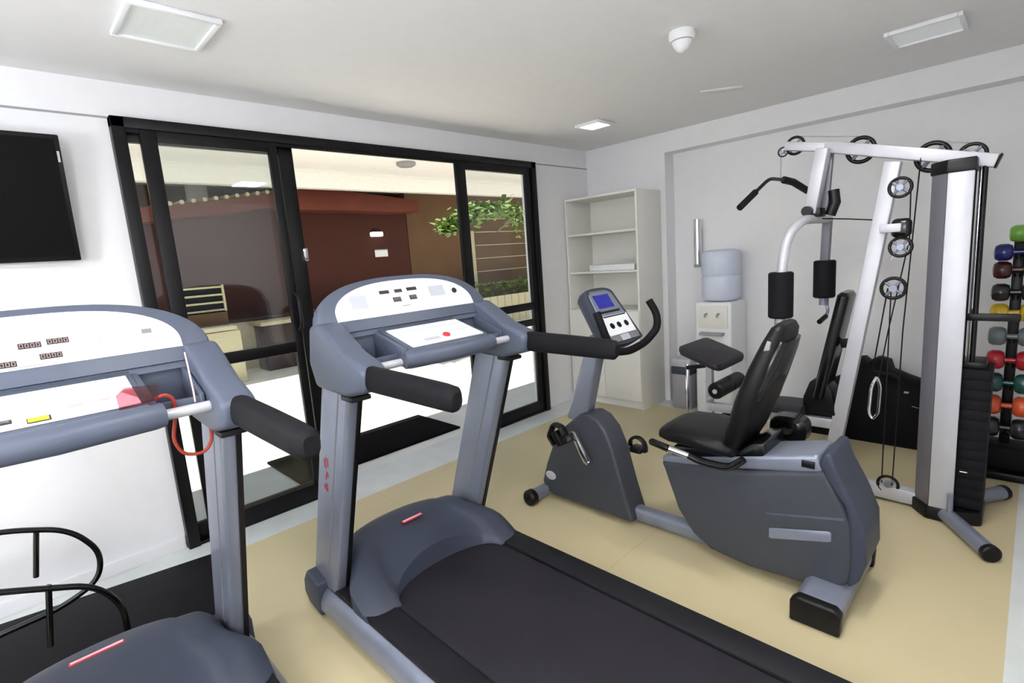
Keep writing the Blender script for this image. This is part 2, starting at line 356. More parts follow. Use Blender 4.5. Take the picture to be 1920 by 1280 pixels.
# ---------------------------------------------------------------- ceiling things
def ceiling_light(cx, cy, sx, sy, label, dm):
    t_ = thing('ceiling_light', (cx, cy, H), label, 'ceiling light', 'recessed ceiling lights'); O = (cx, cy, H)
    q = B(O)
    for (a, c, d, e) in ((-sx, -sy, sx, -sy+.022), (-sx, sy-.022, sx, sy), (-sx, -sy+.022, -sx+.022, sy-.022), (sx-.022, -sy+.022, sx, sy-.022)):
        q.box((cx+a, cy+c, H-0.022), (cx+d, cy+e, H-0.0005), 0.004)
    q.build('frame', M['white'], t_)
    B(O).box((cx-sx+.022, cy-sy+.022, H-0.012), (cx+sx-.022, cy+sy-.022, H-0.002)).build('diffuser', dm, t_)
ceiling_light(0.675, 2.605, 0.165, 0.18, 'square recessed ceiling light above the left treadmill', M['diff_w'])
ceiling_light(3.79, 0.505, 0.155, 0.165, 'recessed ceiling light above the multi gym', M['diff_w'])
ceiling_light(3.77, 2.69, 0.115, 0.12, 'small bright ceiling light near the far corner', M['diff_l'])
ceiling_light(0.675, 0.65, 0.165, 0.18, 'added bright recessed ceiling light over the back of the room, out of view', M['diff_s'])  # added unseen fixture, there to brighten the room
ceiling_light(2.23, 0.505, 0.165, 0.18, 'added bright recessed ceiling light nearer the right wall, out of view', M['diff_s'])  # added unseen fixture to throw more light on the back wall
ceiling_light(-0.9, 0.9, 0.45, 0.45, 'added large ceiling fill light behind the left treadmill, out of view', M['diff_f'])  # added unseen fill light
o = thing('smoke_detector', (2.64, 1.33, H), 'white conical smoke detector in the middle of the ceiling', 'smoke detector'); O = (2.64, 1.33, H)
B(O).lathe([(0.062, -0.0005), (0.066, -0.02), (0.058, -0.045)], (2.64, 1.33, H)).build('base', M['white'], o)
B(O).lathe([(0.05, -0.048), (0.046, -0.058), (0.03, -0.085), (0.008, -0.098)], (2.64, 1.33, H)).build('sensor_head', M['white'], o)
o = tag(B((3.80, 1.62, H)).prism([(3.70, 1.74), (3.86, 1.50), (3.90, 1.52), (3.84, 1.70)], 'z', H-0.012, H-0.0005, 0.003).build('ceiling_cover', M['ceil']), 'faint flat cover plate on the ceiling between smoke detector and far wall', 'cover plate')

M['opal'] = mat('added_fill_globe', (0.95, 0.97, 1, 1), 0.5, emit=LAMP['globe'], noise=0.005)  # emission of the two added fill lamps
for (gx, gy, lb) in ((-1.0, 0.15, 'added fill lamp with an opal globe by the right wall, out of view'), (-1.5, 1.9, 'added fill lamp with an opal globe behind the left treadmill, out of view')):  # invented lamps, added out of view to brighten walls and ceiling
    o = thing('added_fill_lamp', (gx, gy, 0), lb, 'lamp', 'added opal fill lamps'); O = (gx, gy, 0)
    B(O).lathe([(.16, .001), (.16, .02), (.03, .035), (.012, .05), (.012, 1.52), (.06, 1.55)], (gx, gy, 0)).build('stand', M['black'], o)
    B(O).lathe([(.20*math.sin(PI*k/14), 1.74-.20*math.cos(PI*k/14)) for k in range(15)], (gx, gy, 0)).build('globe', M['opal'], o)

# ---------------------------------------------------------------- TV
o = thing('television', (-0.2, 3.42, 1.70), 'black flat television hung high on the white wall at left', 'television'); O = (-0.2, 3.42, 1.70)
R = Matrix.Rotation(math.radians(6), 4, 'X')
def tvb(lo, hi, bev=0): return B(O).box(lo, hi, bev, rot=R.to_3x3())
tvb((-0.72, 3.345, 1.695), (0.328, 3.385, 2.285), 0.006).build('casing', M['black'], o)
q = B(O); c = Vector((-0.196, 3.365, 1.99)); r3 = R.to_3x3()
def tp(x, d, z): return c+r3 @ Vector((x, d, z))
q.quad(tp(-.505, -.0212, -.27), tp(.505, -.0212, -.27), tp(.505, -.0212, .275), tp(-.505, -.0212, .275)); q.build('screen', M['tv'], o)
B(O).box((-0.35, 3.37, 1.85), (0.05, WY, 2.1), 0.004).build('wall_bracket', M['black'], o)
q = B(O); q.quad(tp(.507, -.0215, .17), tp(.516, -.0215, .17), tp(.516, -.0215, .22), tp(.507, -.0215, .22)); q.build('badge', M['mark'], o)

# ---------------------------------------------------------------- shelf cabinet in the corner
CO = (4.40, 3.03, 0)
o = thing('shelf_cabinet', CO, 'tall white bookcase with open shelves over closed doors in the corner', 'bookcase', rz=0)
x0, x1, y0, y1, zt = 4.235, 4.660, 2.600, 3.440, 2.085
q = B(CO); q.box((x0, y0, 0), (x1, y0+.02, zt), .001); q.box((x0, y1-.02, 0), (x1, y1, zt), .001); q.box((x0, y0+.02, zt-.02), (x1, y1-.02, zt)); q.box((x0+.02, y0+.02, 0.0), (x0+.04, y1-.02, 0.075)); q.box((x0+.01, y0+.02, .075), (x1, y1-.02, .095)); q.box((x0+.01, y0+.02, .955), (x1, y1-.02, .975))
q.build('carcass', M['cream'], o)
B(CO).box((x1-.012, y0+.02, .095), (x1-.004, y1-.02, zt-.02)).build('back_panel', M['cream'], o)
for z in (1.715, 1.335): B(CO).box((x0+.012, y0+.021, z), (x1-.012, y1-.021, z+.018)).build('shelf', M['cream'], o)
for (a, c, hy) in ((y0+.004, (y0+y1)/2-.002, (y0+y1)/2-.04), ((y0+y1)/2+.002, y1-.004, (y0+y1)/2+.08)):
    d = B(CO).box((x0-.018, a, .085), (x0-.001, c, .965), .002).build('door', M['cream'], o)
    B(CO).tube(fillet([(x0-.018, hy, .90), (x0-.036, hy, .90), (x0-.036, hy+.09, .90), (x0-.018, hy+.09, .90)], .01), .004, n=8).build('handle', M['chrome'], d)
bx = thing('flat_box', (4.45, 2.9, 1.353), 'low white box lying on the middle shelf of the white bookcase', 'box')
B((4.45, 2.9, 1.353)).box((4.32, 2.70, 1.3535), (4.54, 3.22, 1.40), .003).build('box_body', M['white'], bx)
B((4.45, 2.9, 1.353)).box((4.317, 2.695, 1.395), (4.543, 3.225, 1.412), .003).build('lid', M['white'], bx)

# ---------------------------------------------------------------- water cooler, cup dispenser, bin
O = (4.62, 2.0, 0)
o = thing('water_cooler', O, 'white water cooler with a pale blue bottle on top, against the back wall', 'water cooler')
q = B(O); q.box((4.46, 1.84, 0.0), (4.79, 2.17, 1.03), .02, 3); q.build('body', M['white'], o)
B(O).box((4.452, 1.87, 0.80), (4.462, 2.14, 1.00), .003).build('tap_panel', M['cream'], o)
for y in (1.95, 2.06): B(O).tube([(4.455, y, .93), (4.42, y, .925), (4.415, y, .90)], .009, n=8).build('tap', M['greyp'], o)
B(O).box((4.40, 1.90, 0.74), (4.458, 2.11, 0.765), .004).build('drip_tray', M['greyp'], o)
bt = B(O)
bt.lathe([(0.10, 1.03), (0.15, 1.045), (0.165, 1.07), (0.165, 1.13), (0.165, 1.24), (0.155, 1.26), (0.165, 1.28), (0.165, 1.44), (0.15, 1.475), (0.10, 1.485)], (4.625, 2.0, 0)); bt.build('bottle', M['bottle'], o, 'pale blue water bottle')
B(O).box((4.457, 1.92, .3), (4.462, 2.09, .305)).build('seam', M['greyp'], o)
O = (RX-.06, 2.29, 1.34)
o = thing('cup_dispenser', O, 'brushed steel tube cup dispenser fixed to the back wall', 'cup dispenser')
B(O).cyl((RX-.052, 2.29, 1.565), .036, .43, bev=.004).build('tube', M['chrome'], o)
B(O).box((RX-.03, 2.27, 1.42), (RX, 2.31, 1.70)).build('wall_plate', M['greyp'], o)
B(O).cyl((RX-.052, 2.29, 1.345), .038, .03, bev=.004).build('rim', M['greyp'], o)
O = (4.55, 2.33, 0)
o = thing('waste_bin', O, 'tall grey bin with a dark band left of the water cooler', 'bin')
B(O).box((4.47, 2.235, 0.0), (4.66, 2.42, 0.40), .015).build('body', M['greyp'], o)
B(O).box((4.465, 2.23, 0.335), (4.665, 2.425, 0.41), .01).build('band', M['hood'], o, 'dark grey band')
B(O).box((4.46, 2.225, 0.41), (4.67, 2.43, 0.49), .015).build('lid', M['silver2'], o)

# ---------------------------------------------------------------- black bag on the floor
O = (4.60, .80, 0)
o = thing('gym_bag', O, 'slumped black gym bag on the floor against the back wall', 'bag')
prof = [(1.28, .03), (1.27, .22), (1.19, .30), (1.14, .40), (1.02, .46), (.98, .60), (.90, .615), (.86, .58), (.80, .62), (.735, .60), (.71, .53), (.62, .49), (.53, .46), (.50, .38), (.45, .34), (.44, .03)]
rings = []
for k, (x, s_) in enumerate(((4.42, .80), (4.45, .93), (4.50, 1.0), (4.62, 1.0), (4.74, .97), (4.80, .85))):
    rings.append([(x+random.uniform(-.008, .008), .86+(y-.86)*s_, (z*s_ if z > .05 else .001 if k < 99 else z)) for y, z in prof])
q = B(O).loft(rings); q.build('body', M['bag'], o, ang=60)
q = B(O); q.tube(fillet([(4.47, .62, .44), (4.43, .66, .52), (4.43, .80, .54), (4.46, .86, .46)], .04), .012, n=8); q.build('strap', M['black'], o)
q = B(O); q.tube([(4.425, .50, .30), (4.42, .65, .33), (4.42, .85, .33), (4.425, 1.05, .30)], .005, n=6); q.build('zip', M['gloss'], o)
q = B(O); q.box((4.415, .585, .405), (4.43, .61, .415)); q.build('label_tag', M['mark'], o)

# ---------------------------------------------------------------- treadmills
def smooth_arc(n, hw, z0, hh, flat=2.6):
    out = []
    for k in range(n+1):
        th = PI*k/n; c_, s_ = math.cos(th), math.sin(th)
        out.append((hw*math.copysign(abs(c_)**(2/flat), c_), z0+hh*abs(s_)**(2/2.0)))
    return out
def treadmill(cx, variant, label):
    O = Vector((cx, 1.25, 0)); T = thing('treadmill', O, label, 'treadmill', 'grey treadmills with white display panels')
    def X(p): return (cx+p[0],)+tuple(p[1:])
    nb = lambda: B(O)
    # side rails (silver, rounded extrusion) and front caps
    for s_ in (-1, 1):
        prof = [(.43, .02), (.455, .015), (.475, .05), (.472, .085), (.455, .118), (.435, .135), (.43, .135)]
        q = nb(); q.prism([(cx+s_*x, z) for x, z in prof], 'y', .12, 2.18, .003); q.build('side_rail', M['silver'], T)
        q = nb(); q.prism([(2.18, .012), (2.30, .03), (2.345, .075), (2.335, .14), (2.29, .20), (2.18, .17)], 'x', cx+s_*.36, cx+s_*.478, .012, 3); q.build('rail_cap', M['hood'], T, 'dark rounded front cap')
        q = nb(); q.box((cx+s_*.43-.045*(s_ > 0)-.0*(s_ < 0), .14, .10), (cx+s_*.43+.045*(s_ < 0), .15, .101)); q.bm.free()
        q = nb(); a, c_ = sorted((cx+s_*.312, cx+s_*.431)); q.box((a, .13, .10), (c_, 2.15, .155), .006); q.build('foot_rail', M['deck'], T)
    q = nb(); q.box((cx-.43, .14, .05), (cx+.43, 2.15, .10)); q.build('deck', M['black'], T)
    q = nb(); n_ = 10; ring = []
    rings = []
    for (y, z) in [(.17, .135), (.15, .13), (.135, .115), (.13, .10)] : pass
    q.box((cx-.308, .15, .10), (cx+.308, 2.12, .148), .012, 3); q.build('running_belt', M['belt'], T)
    q = nb(); q.box((cx-.47, .085, .03), (cx+.47, .14, .14), .012, 3); q.build('rear_cap', M['black'], T)
    for s_ in (-1, 1):
        for y in (.3, 2.1): q = nb(); q.cyl((cx+s_*.40, y, .012), .028, .024); q.build('foot', M['rubber'], T)
    # motor hood
    q = nb(); nx, ny = 48, 20; hw = .436; G = []
    for i in range(nx+1):
        u = -1+2*i/nx; x = u*hw; ax = abs(x)
        yr = 1.80 if ax >= .29 else 1.80+.135*math.sqrt(max(0, 1-(ax/.29)**2.2))
        if ax > .33: yr = 1.80+.03*((ax-.33)/.115)**2
        yf = 2.50-.10*abs(u)**2.2
        zr = .165 + (.075*(1-(ax/.29)**2) if ax < .29 else 0)
        row = []
        for j in range(ny+1):
            t_ = j/ny; y = yr+(yf-yr)*t_
            z = zr+(.30-zr)*math.sin(min(1, t_/.52)*PI/2) if t_ < .52 else .30-.235*((t_-.52)/.48)**2.3
            kk = min(1, max(0, (y-1.93)/.16)); kk = kk*kk*(3-2*kk); x = u*(hw-.078*kk)
            edge = max(0, (abs(u)-.80)/.20); z -= .055*edge**2.2*min(1, 1.2*t_+.4)
            row.append((cx+x, y, z))
        G.append(row)
    V = [[q.bm.verts.new(p) for p in r] for r in G]
    for i in range(nx):
        for j in range(ny): q.bm.faces.new((V[i][j], V[i+1][j], V[i+1][j+1], V[i][j+1]))
    border = [V[i][0] for i in range(nx+1)]+[V[nx][j] for j in range(1, ny+1)]+[V[i][ny] for i in range(nx-1, -1, -1)]+[V[0][j] for j in range(ny-1, 0, -1)]
    low = []
    for v in border:
        x = v.co.x-cx; zz = .15 if abs(x) < .43 and v.co.y < 2.0 else (.118 if v.co.y < 1.97 else .06)
        low.append(q.bm.verts.new((v.co.x, v.co.y+(-.012 if v.co.y < 1.95 else 0), min(zz, v.co.z-.005))))
    for i in range(len(border)): j = (i+1) % len(border); q.bm.faces.new((border[j], border[i], low[i], low[j]))
    bmesh.ops.recalc_face_normals(q.bm, faces=q.bm.faces[:])
    hood = q.build('motor_hood', M['hood'], T, ang=50)
    q = nb()
    def hz(y): t_ = (y-1.93)/(2.5-1.93); return .30-.235*max(0, (t_-.52)/.48)**2.3+.003
    ml = [(.055, 2.175), (-.055, 2.115)] if variant == 2 else [(.06, 2.225), (-.14, 2.225)]
    def strip(w_, zz, a, c_):
        a = Vector((cx+a[0], a[1], 0)); c_ = Vector((cx+c_[0], c_[1], 0)); d = (c_-a).normalized(); n__ = Vector((-d.y, d.x, 0))*w_
        p = [a+n__, a-n__, c_-n__, c_+n__]
        return [(v.x, v.y, hz(v.y)+zz) for v in p]
    yl = 2.13 if variant == 2 else 2.225
    q.box((cx-.045, yl-.012, .2985), (cx+.07, yl+.012, .304), .002) if variant == 2 else q.box((cx-.08, yl-.011, .297), (cx+.075, yl+.011, .302), .002)
    lg = q.build('hood_badge', M['red'], T, 'thin red and pink badge')
    q = nb(); (q.box((cx-.04, yl-.006, .304), (cx+.065, yl+.006, .3055)) if variant == 2 else q.box((cx-.075, yl-.005, .302), (cx+.07, yl+.005, .3035))); q.build('badge_inlay', M['pink'], lg)
    # uprights
    for s_ in (-1, 1):
        xa, xb = sorted((cx+s_*.372, cx+s_*.432))
        q = nb(); q.prism([(2.325, .13), (2.10, .13), (1.735, 1.13), (1.955, 1.13)], 'x', xa, xb, .014, 3); u_ = q.build('upright', M['silver'], T)
        # inset grooves on both faces
        for xs in (xa-.0008, xb+.0008):
            q = nb(); q.prism([(2.165, .20), (2.155, .20), (1.812, 1.10), (1.822, 1.10)], 'x', xs-.0006, xs+.0006); q.build('groove', M['mark2'], u_)
        q = nb(); q.prism([(2.112, .13), (2.093, .13), (1.728, 1.13), (1.747, 1.13)], 'x', xb-.016, xb+.001); q.build('edge_strip', M['black'], u_)
        if variant == 2 and s_ < 0:
            q = nb()
            def glyph(yc, zc, kind):
                X_ = xa-.0012
                def st(a, c_, w_=.0035):
                    a = Vector((0, yc+a[0], zc+a[1])); c_ = Vector((0, yc+c_[0], zc+c_[1])); d = (c_-a).normalized(); n__ = Vector((0, -d.z, d.y))*w_
                    q.loft([[(X_-.001,)+tuple((p)[1:]) for p in (a+n__, a-n__, c_-n__, c_+n__)], [(X_,)+tuple(p[1:]) for p in (a+n__, a-n__, c_-n__, c_+n__)]])
                if kind == 'o': st((.013, -.02), (.013, .015)); st((.013, .015), (-.012, .02)); st((-.012, .02), (-.013, -.012)); st((.016, -.022), (-.002, -.018))
                if kind == '1': st((-.012, .02), (.01, -.018)); st((-.012, .02), (-.016, -.002))
                if kind == 'v': st((-.014, .012), (.012, -.004), .005); st((.012, -.004), (-.012, -.02), .004); st((-.014, .012), (-.012, -.02))
            glyph(2.01, .775, 'o'); glyph(2.025, .715, '1'); glyph(2.045, .665, 'v')
            q.build('lettering', M['red'], u_, 'small red lettering')
    # side housings of the console
    for s_ in (-1, 1):
        xa, xb = sorted((cx+s_*.345, cx+s_*.445))
        q = nb(); q.prism([(1.60, 1.125), (1.585, 1.20), (1.62, 1.222), (1.72, 1.255), (1.82, 1.315), (1.90, 1.355), (1.98, 1.345), (2.02, 1.20), (1.98, 1.10), (1.74, 1.09)], 'x', xa, xb, .02, 4); q.build('console_arm', M['plas'], T)
        q = nb(); q.tube([(cx+s_*.40, 1.64, 1.172), (cx+s_*.402, 1.58, 1.170), (cx+s_*.402, 1.40, 1.168), (cx+s_*.402, 1.20, 1.165), (cx+s_*.402, 1.15, 1.163), (cx+s_*.402, 1.135, 1.162)], .032, n=18, sy=1.32, sq=2.6, radii=[.033, .034, .033, .031, .029, .018]); q.build('handrail_grip', M['rubber'], T)
        q = nb(); q.box((cx+s_*.40-.04, 1.70, 1.075), (cx+s_*.40+.04, 1.79, 1.095), .006); q.build('collar', M['black'], T)
    # display hood: tilted panel with arched outline
    th = math.atan2(.165, .085); dv = Vector((0, math.cos(th), math.sin(th))); dn = Vector((0, -math.sin(th), math.cos(th)))
    base = Vector((cx, 1.915, 1.335))
    def PP(u, v, w_=0): return base+Vector((u, 0, 0))+dv*v+dn*w_
    def outline(hw_, v0, hh, n_=36, fl=3.0, b0=.3):
        pts = [(hw_, v0)]
        for k in range(n_+1):
            a = PI*k/n_; c_, s2 = math.cos(a), math.sin(a)
            pts.append((hw_*math.copysign(abs(c_)**(2/fl), c_), v0+hh*(b0+(1-b0)*abs(s2))))
        pts.append((-hw_, v0)); return pts
    big = outline(.43, -.035, .232, fl=2.7, b0=.24); inn = outline(.350, .012, .160, fl=2.6, b0=.16)
    q = nb()
    rings = []
    for sc, w_ in ((.93, -.075), (.99, -.055), (1.0, -.03), (1.0, -.008), (.985, .002), (.955, .006)):
        rings.append([PP(u*sc, -.035+(v+.035)*(sc if sc < 1 else 1), w_) for u, v in big])
    q.loft(rings); q.build('console_hood', M['plas'], T)
    q = nb(); q.loft([[PP(u, v, .0055) for u, v in inn], [PP(u*.995, .012+(v-.012)*.99, .0085) for u, v in inn]]); disp = q.build('display_panel', M['white'], T)
    def plate(u, v, w_, h_, m, name, lift=.0095, par=None, lab=None):
        q_ = nb(); q_.loft([[PP(u-w_/2, v-h_/2, .0085), PP(u+w_/2, v-h_/2, .0085), PP(u+w_/2, v+h_/2, .0085), PP(u-w_/2, v+h_/2, .0085)], [PP(u-w_/2, v-h_/2, lift), PP(u+w_/2, v-h_/2, lift), PP(u+w_/2, v+h_/2, lift), PP(u-w_/2, v+h_/2, lift)]])
        return q_.build(name, m, par or disp, lab)
    def digits(u, v, w_, h_, nd, par):
        q_ = nb(); cw = w_/nd
        for k in range(nd):
            uc = u-w_/2+cw*(k+.5); a, c_ = cw*.28, h_*.34; t2 = h_*.035
            segs = [((-a, -c_), (-a, c_)), ((a, -c_), (a, c_)), ((-a, c_), (a, c_)), ((-a, -c_), (a, -c_))]
            if variant == 2: segs = segs[1:3]
            for (p0, p1) in segs:
                x0_, x1_ = min(p0[0], p1[0])-t2, max(p0[0], p1[0])+t2; z0_, z1_ = min(p0[1], p1[1])-t2, max(p0[1], p1[1])+t2
                q_.quad(PP(uc+x0_, v+z0_, .0102), PP(uc+x1_, v+z0_, .0102), PP(uc+x1_, v+z1_, .0102), PP(uc+x0_, v+z1_, .0102))
        q_.build('digits', M['seg'], par)
    if variant == 1:
        for (u, v, nd) in ((-.005, .078, 4), (.055, .082, 4), (-.062, .030, 4), (.034, .040, 4)):
            digits(u, v, .046, .0145, nd, plate(u, v, .048, .017, M['lcd'], 'segment_display'))
        g = plate(.175, .075, .075, .048, M['mark'], 'feature_print', .009)
        q_ = nb()
        for k, (uu, ww, zz) in enumerate(((.145, .014, .012), (.150, .008, -.010), (.165, .012, .0), (.186, .008, .004), (.203, .012, .004))):
            q_.quad(PP(uu-ww/2, .057+zz*.2, .0096), PP(uu+ww/2, .057, .0096), PP(uu+ww/2, .092, .0096), PP(uu-ww/2, .092, .0096))
        q_.build('print_blocks', M['white'], g)
        plate(.265, .078, .026, .015, M['mark2'], 'badge', lab='small grey badge')
        plate(-.02, .012+.006, .07, .0015, M['mark2'], 'underline')
    else:
        for (u, v, w_, nd) in ((-.105, .118, .048, 0), (-.035, .118, .038, 0), (.035, .121, .052, 0), (-.055, .078, .040, 3), (.028, .080, .038, 3)):
            p_ = plate(u, v, w_, .016 if nd == 0 else .022, M['lcd'], 'segment_display')
            if nd: digits(u, v, w_*.8, .014, nd, p_)
        plate(-.235, .085, .075, .062, M['mark'], 'feature_print', .009); plate(.165, .098, .085, .052, M['mark'], 'feature_print', .009)
        q_ = nb(); q_.cyl(PP(.262, .088, .010), .013, .006, axis=dn, n=20); q_.build('stop_button', M['lcd'], disp, 'round black button')
        plate(-.02, .045, .04, .003, M['mark2'], 'underline')
    # lower console face, tray with wells
    q = nb(); q.loft([[(cx-.352, 1.925, 1.335), (cx+.352, 1.925, 1.335), (cx+.352, 1.885, 1.285), (cx-.352, 1.885, 1.285)], [(cx-.352, 1.975, 1.32), (cx+.352, 1.975, 1.32), (cx+.352, 1.96, 1.27), (cx-.352, 1.96, 1.27)]]); q.build('console_face', M['plas'], T)
    q = nb()
    q.box((cx-.343, 1.72, 1.165), (cx+.343, 1.95, 1.178), .003)
    q.box((cx-.3435, 1.90, 1.164), (cx+.3435, 1.951, 1.30), .006)
    for s_ in (-1, 1):
        a, c_ = sorted((cx+s_*.195, cx+s_*.215)); q.prism([(1.68, 1.165), (1.905, 1.165), (1.905, 1.295), (1.68, 1.235)], 'x', a, c_, .004)
        a, c_ = sorted((cx+s_*.328, cx+s_*.342)); q.prism([(1.72, 1.167), (1.903, 1.167), (1.903, 1.293), (1.72, 1.222)], 'x', a, c_, .004)
        a, c_ = sorted((cx+s_*.205, cx+s_*.340)); q.box((a, 1.725, 1.165), (c_, 1.738, 1.215), .003)
        q.box((a, 1.80, 1.17), (c_, 1.812, 1.20), .003)
    q.build('accessory_tray', M['plas'], T)
    q = nb(); rr = [(cx-.225, 0), (cx-.215, .8), (cx-.19, 1), (cx+.19, 1), (cx+.215, .8), (cx+.225, 0)]
    q.tube([(cx-.226, 1.672, 1.195), (cx-.222, 1.672, 1.195), (cx-.20, 1.666, 1.195), (cx, 1.648, 1.195), (cx+.20, 1.666, 1.195), (cx+.222, 1.672, 1.195), (cx+.226, 1.672, 1.195)], .036, n=20, radii=[.028, .034, .036, .037, .036, .034, .028]); q.build('front_bumper', M['plas'], T)
    q = nb(); q.prism([(1.655, 1.215), (1.655, 1.232), (1.905, 1.302), (1.905, 1.27)], 'x', cx-.195, cx+.195, .002); rk = q.build('reading_rack', M['plas'], T)
    def RR(x, t_, l_=0): return (cx+x, 1.668+.232*t_, 1.2375+.0655*t_+l_)
    q = nb(); rw = .18; q.loft([[RR(-rw, .0, .0), RR(rw, .0, .0), RR(rw, .80, .0), RR(-rw, .80, .0)], [RR(-rw, .0, .004), RR(rw, .0, .004), RR(rw, .80, .004), RR(-rw, .80, .004)]]); ip = q.build('instruction_plate', M['white'], rk, 'white printed plate')
    def rp_(x0_, x1_, t0_, t1_, m, nm):
        q_ = nb(); q_.quad(RR(x0_, t0_, .0045), RR(x1_, t0_, .0045), RR(x1_, t1_, .0045), RR(x0_, t1_, .0045)); q_.build(nm, m, ip)
    if variant == 1:
        rp_(.00, .055, .52, .62, M['mark'], 'print'); rp_(.055, .12, .54, .60, M['mark'], 'print'); rp_(.035, .065, .20, .28, M['seg'], 'print'); rp_(.10, .125, .22, .28, M['seg'], 'print')
        rp_(-.115, -.07, .10, .20, M['lcd'], 'print'); rp_(-.045, .0, .02, .14, M['lcd'], 'print'); rp_(-.18, -.05, .62, .64, M['mark'], 'print')
        rp_(-.110, -.075, .115, .185, M['white'], 'print_white'); 
        q_ = nb(); q_.quad(RR(-.043, .03, .006), RR(-.004, .03, .006), RR(-.004, .13, .006), RR(-.043, .13, .006)); q_.build('yellow_symbol', M['yellow'], ip)
    else:
        rp_(-.16, .17, .60, .62, M['mark'], 'print'); rp_(-.10, -.02, .1, .22, M['mark'], 'print'); rp_(.06, .16, .32, .34, M['mark'], 'print')
        q_ = nb(); q_.cyl(RR(.015, .18, .008), .016, .012, axis=(0, -.27, .96), n=18, bev=.003); q_.build('stop_key', M['red'], ip, 'small red safety key')
    q = nb(); q.cyl((cx, 1.693, 1.186), .0155, .70, axis=(1, 0, 0)); q.build('crossbar', M['silver2'], T)
    if variant == 1:
        q = nb(); pl = [(cx+.13, 1.655, 1.235), (cx+.22, 1.66, 1.240), (cx+.235, 1.74, 1.262), (cx+.16, 1.76, 1.268), (cx+.135, 1.72, 1.255)]
        q.loft([pl, [(a, b_, z+.006) for a, b_, z in pl]]); q.build('clip_cover', M['trayred'], T, 'translucent red cover')
        q = nb(); q.tube(fillet([(cx+.215, 1.70, 1.235), (cx+.24, 1.70, 1.245), (cx+.262, 1.71, 1.225), (cx+.262, 1.73, 1.17), (cx+.250, 1.76, 1.09), (cx+.275, 1.77, 1.035), (cx+.33, 1.77, 1.03), (cx+.35, 1.765, 1.06), (cx+.352, 1.76, 1.10)], .03), .0052, n=8); q.build('safety_cord', M['orange'], T, 'orange safety cord')
        q = nb(); q.tube([(cx+.335, 1.84, 1.335), (cx+.325, 1.78, 1.29), (cx+.318, 1.735, 1.235), (cx+.315, 1.72, 1.20)], .0024, n=6); q.build('cable', M['pink'], T)
    return T
treadmill(1.275, 2, 'treadmill in the middle, in front of the open sliding door')
treadmill(0.045, 1, 'treadmill at the left edge with an orange safety cord')

# black floor mat beneath / ahead of the left treadmill
q = B((-.4, 2.95, 0)); q.prism([(-1.3, 2.62), (.60, 2.58), (.625, 3.22), (-.25, 3.37), (-1.3, 3.42)], 'z', .001, .012, .003)
tag(q.build('floor_mat', M['rubber']), 'black rubber mat on the floor by the wall, in front of the left treadmill', 'mat')

# black tubular rack at the lower left
O = (-.25, 2.95, 0)
o = thing('tubular_rack', O, 'low black tubular rack with rounded hoops at the lower left corner', 'rack')
q = B(O); q.tube(fillet([(-.70, 3.1, .60), (-.16, 3.1, .545), (.06, 3.1, .455), (.150, 3.1, .30), (.125, 3.1, .165), (-.02, 3.1, .10), (-.234, 3.1, .085), (-.70, 3.1, .06)], .10, 7), .0125, n=12); q.build('hoop', M['gloss'], o)
q = B(O); q.tube(fillet([(-.70, 2.75, .60), (-.18, 2.75, .42), (.09, 2.75, .305), (.168, 2.75, .17), (.165, 2.75, .03), (.16, 2.75, .014)], .08, 7), .0125, n=12); q.build('hoop', M['gloss'], o)
for p in (((-.051, 3.1, .49), (-.085, 3.1, .284)), ((-.046, 2.75, .378), (-.082, 2.75, .119))):
    q = B(O); q.cyl((Vector(p[0])+Vector(p[1]))/2, .011, (Vector(p[0])-Vector(p[1])).length, axis=Vector(p[0])-Vector(p[1]), n=12, bev=.003); q.build('stub', M['gloss'], o)
q = B(O); q.cyl((-.69, 2.925, .598), .0125, .36, axis=(0, 1, 0)); q.cyl((-.69, 2.925, .30), .0125, .60); q.cyl((-.69, 3.1, .31), .0125, .60); q.build('frame', M['gloss'], o)

# ---------------------------------------------------------------- recumbent exercise bike
O = Vector((2.40, 1.25, 0))
T = thing('exercise_bike', O, 'grey recumbent exercise bike with a blue screen, right of the middle treadmill', 'exercise bike')
nb = lambda: B(O)
q = nb(); q.prism([(2.166, .06), (2.185, .11), (2.14, .24), (2.05, .44), (1.99, .50), (1.86, .605), (1.80, .622), (1.73, .597), (1.672, .535), (1.625, .43), (1.565, .21), (1.508, .035), (1.56, .03), (2.10, .03)], 'x', 2.31, 2.475, .018, 4); sh = q.build('front_shroud', M['bike'], T, ang=30)
q = nb(); q.lathe([(.030, 0), (.030, .004), (.026, .006)], (2.3105, 2.105, .165), axis=(-1, 0, 0)); 
for v in q.bm.verts: v.co.y = 2.105+(v.co.y-2.105)*1.35; v.co.z = .165+(v.co.z-.165)*.95
q.build('badge', M['silver2'], sh, 'oval silver badge')
q = nb(); q.prism([(1.31, .465), (1.29, .42), (1.22, .225), (1.14, .115), (1.05, .06), (.87, .042), (.64, .055), (.50, .09), (.46, .13), (.447, .24), (.455, .38), (.50, .475), (.56, .60), (.60, .585), (.875, .515)], 'x', 2.275, 2.525, .022, 4)
rs = q.build('rear_shroud', M['bike'], T, ang=30)
q = nb(); q.prism([(.47, .11), (.43, .15), (.405, .24), (.412, .38), (.455, .49), (.512, .60), (.535, .675), (.565, .678), (.585, .62), (.545, .55), (.485, .46), (.468, .38), (.462, .24)], 'x', 2.266, 2.534, .016, 4); q.build('rear_fin', M['hood'], T)
q = nb(); q.prism([(.775, .229), (.775, .272), (.765, .277), (.540, .338), (.531, .332), (.531, .297), (.540, .290), (.765, .227)], 'x', 2.2705, 2.276, .002); q.build('nameplate', M['silver'], rs, 'long silver nameplate')
q = nb(); q.prism([(.79, .335), (.79, .341), (.49, .412), (.49, .400)], 'x', 2.2725, 2.2755); q.build('crease', M['plas'], rs)
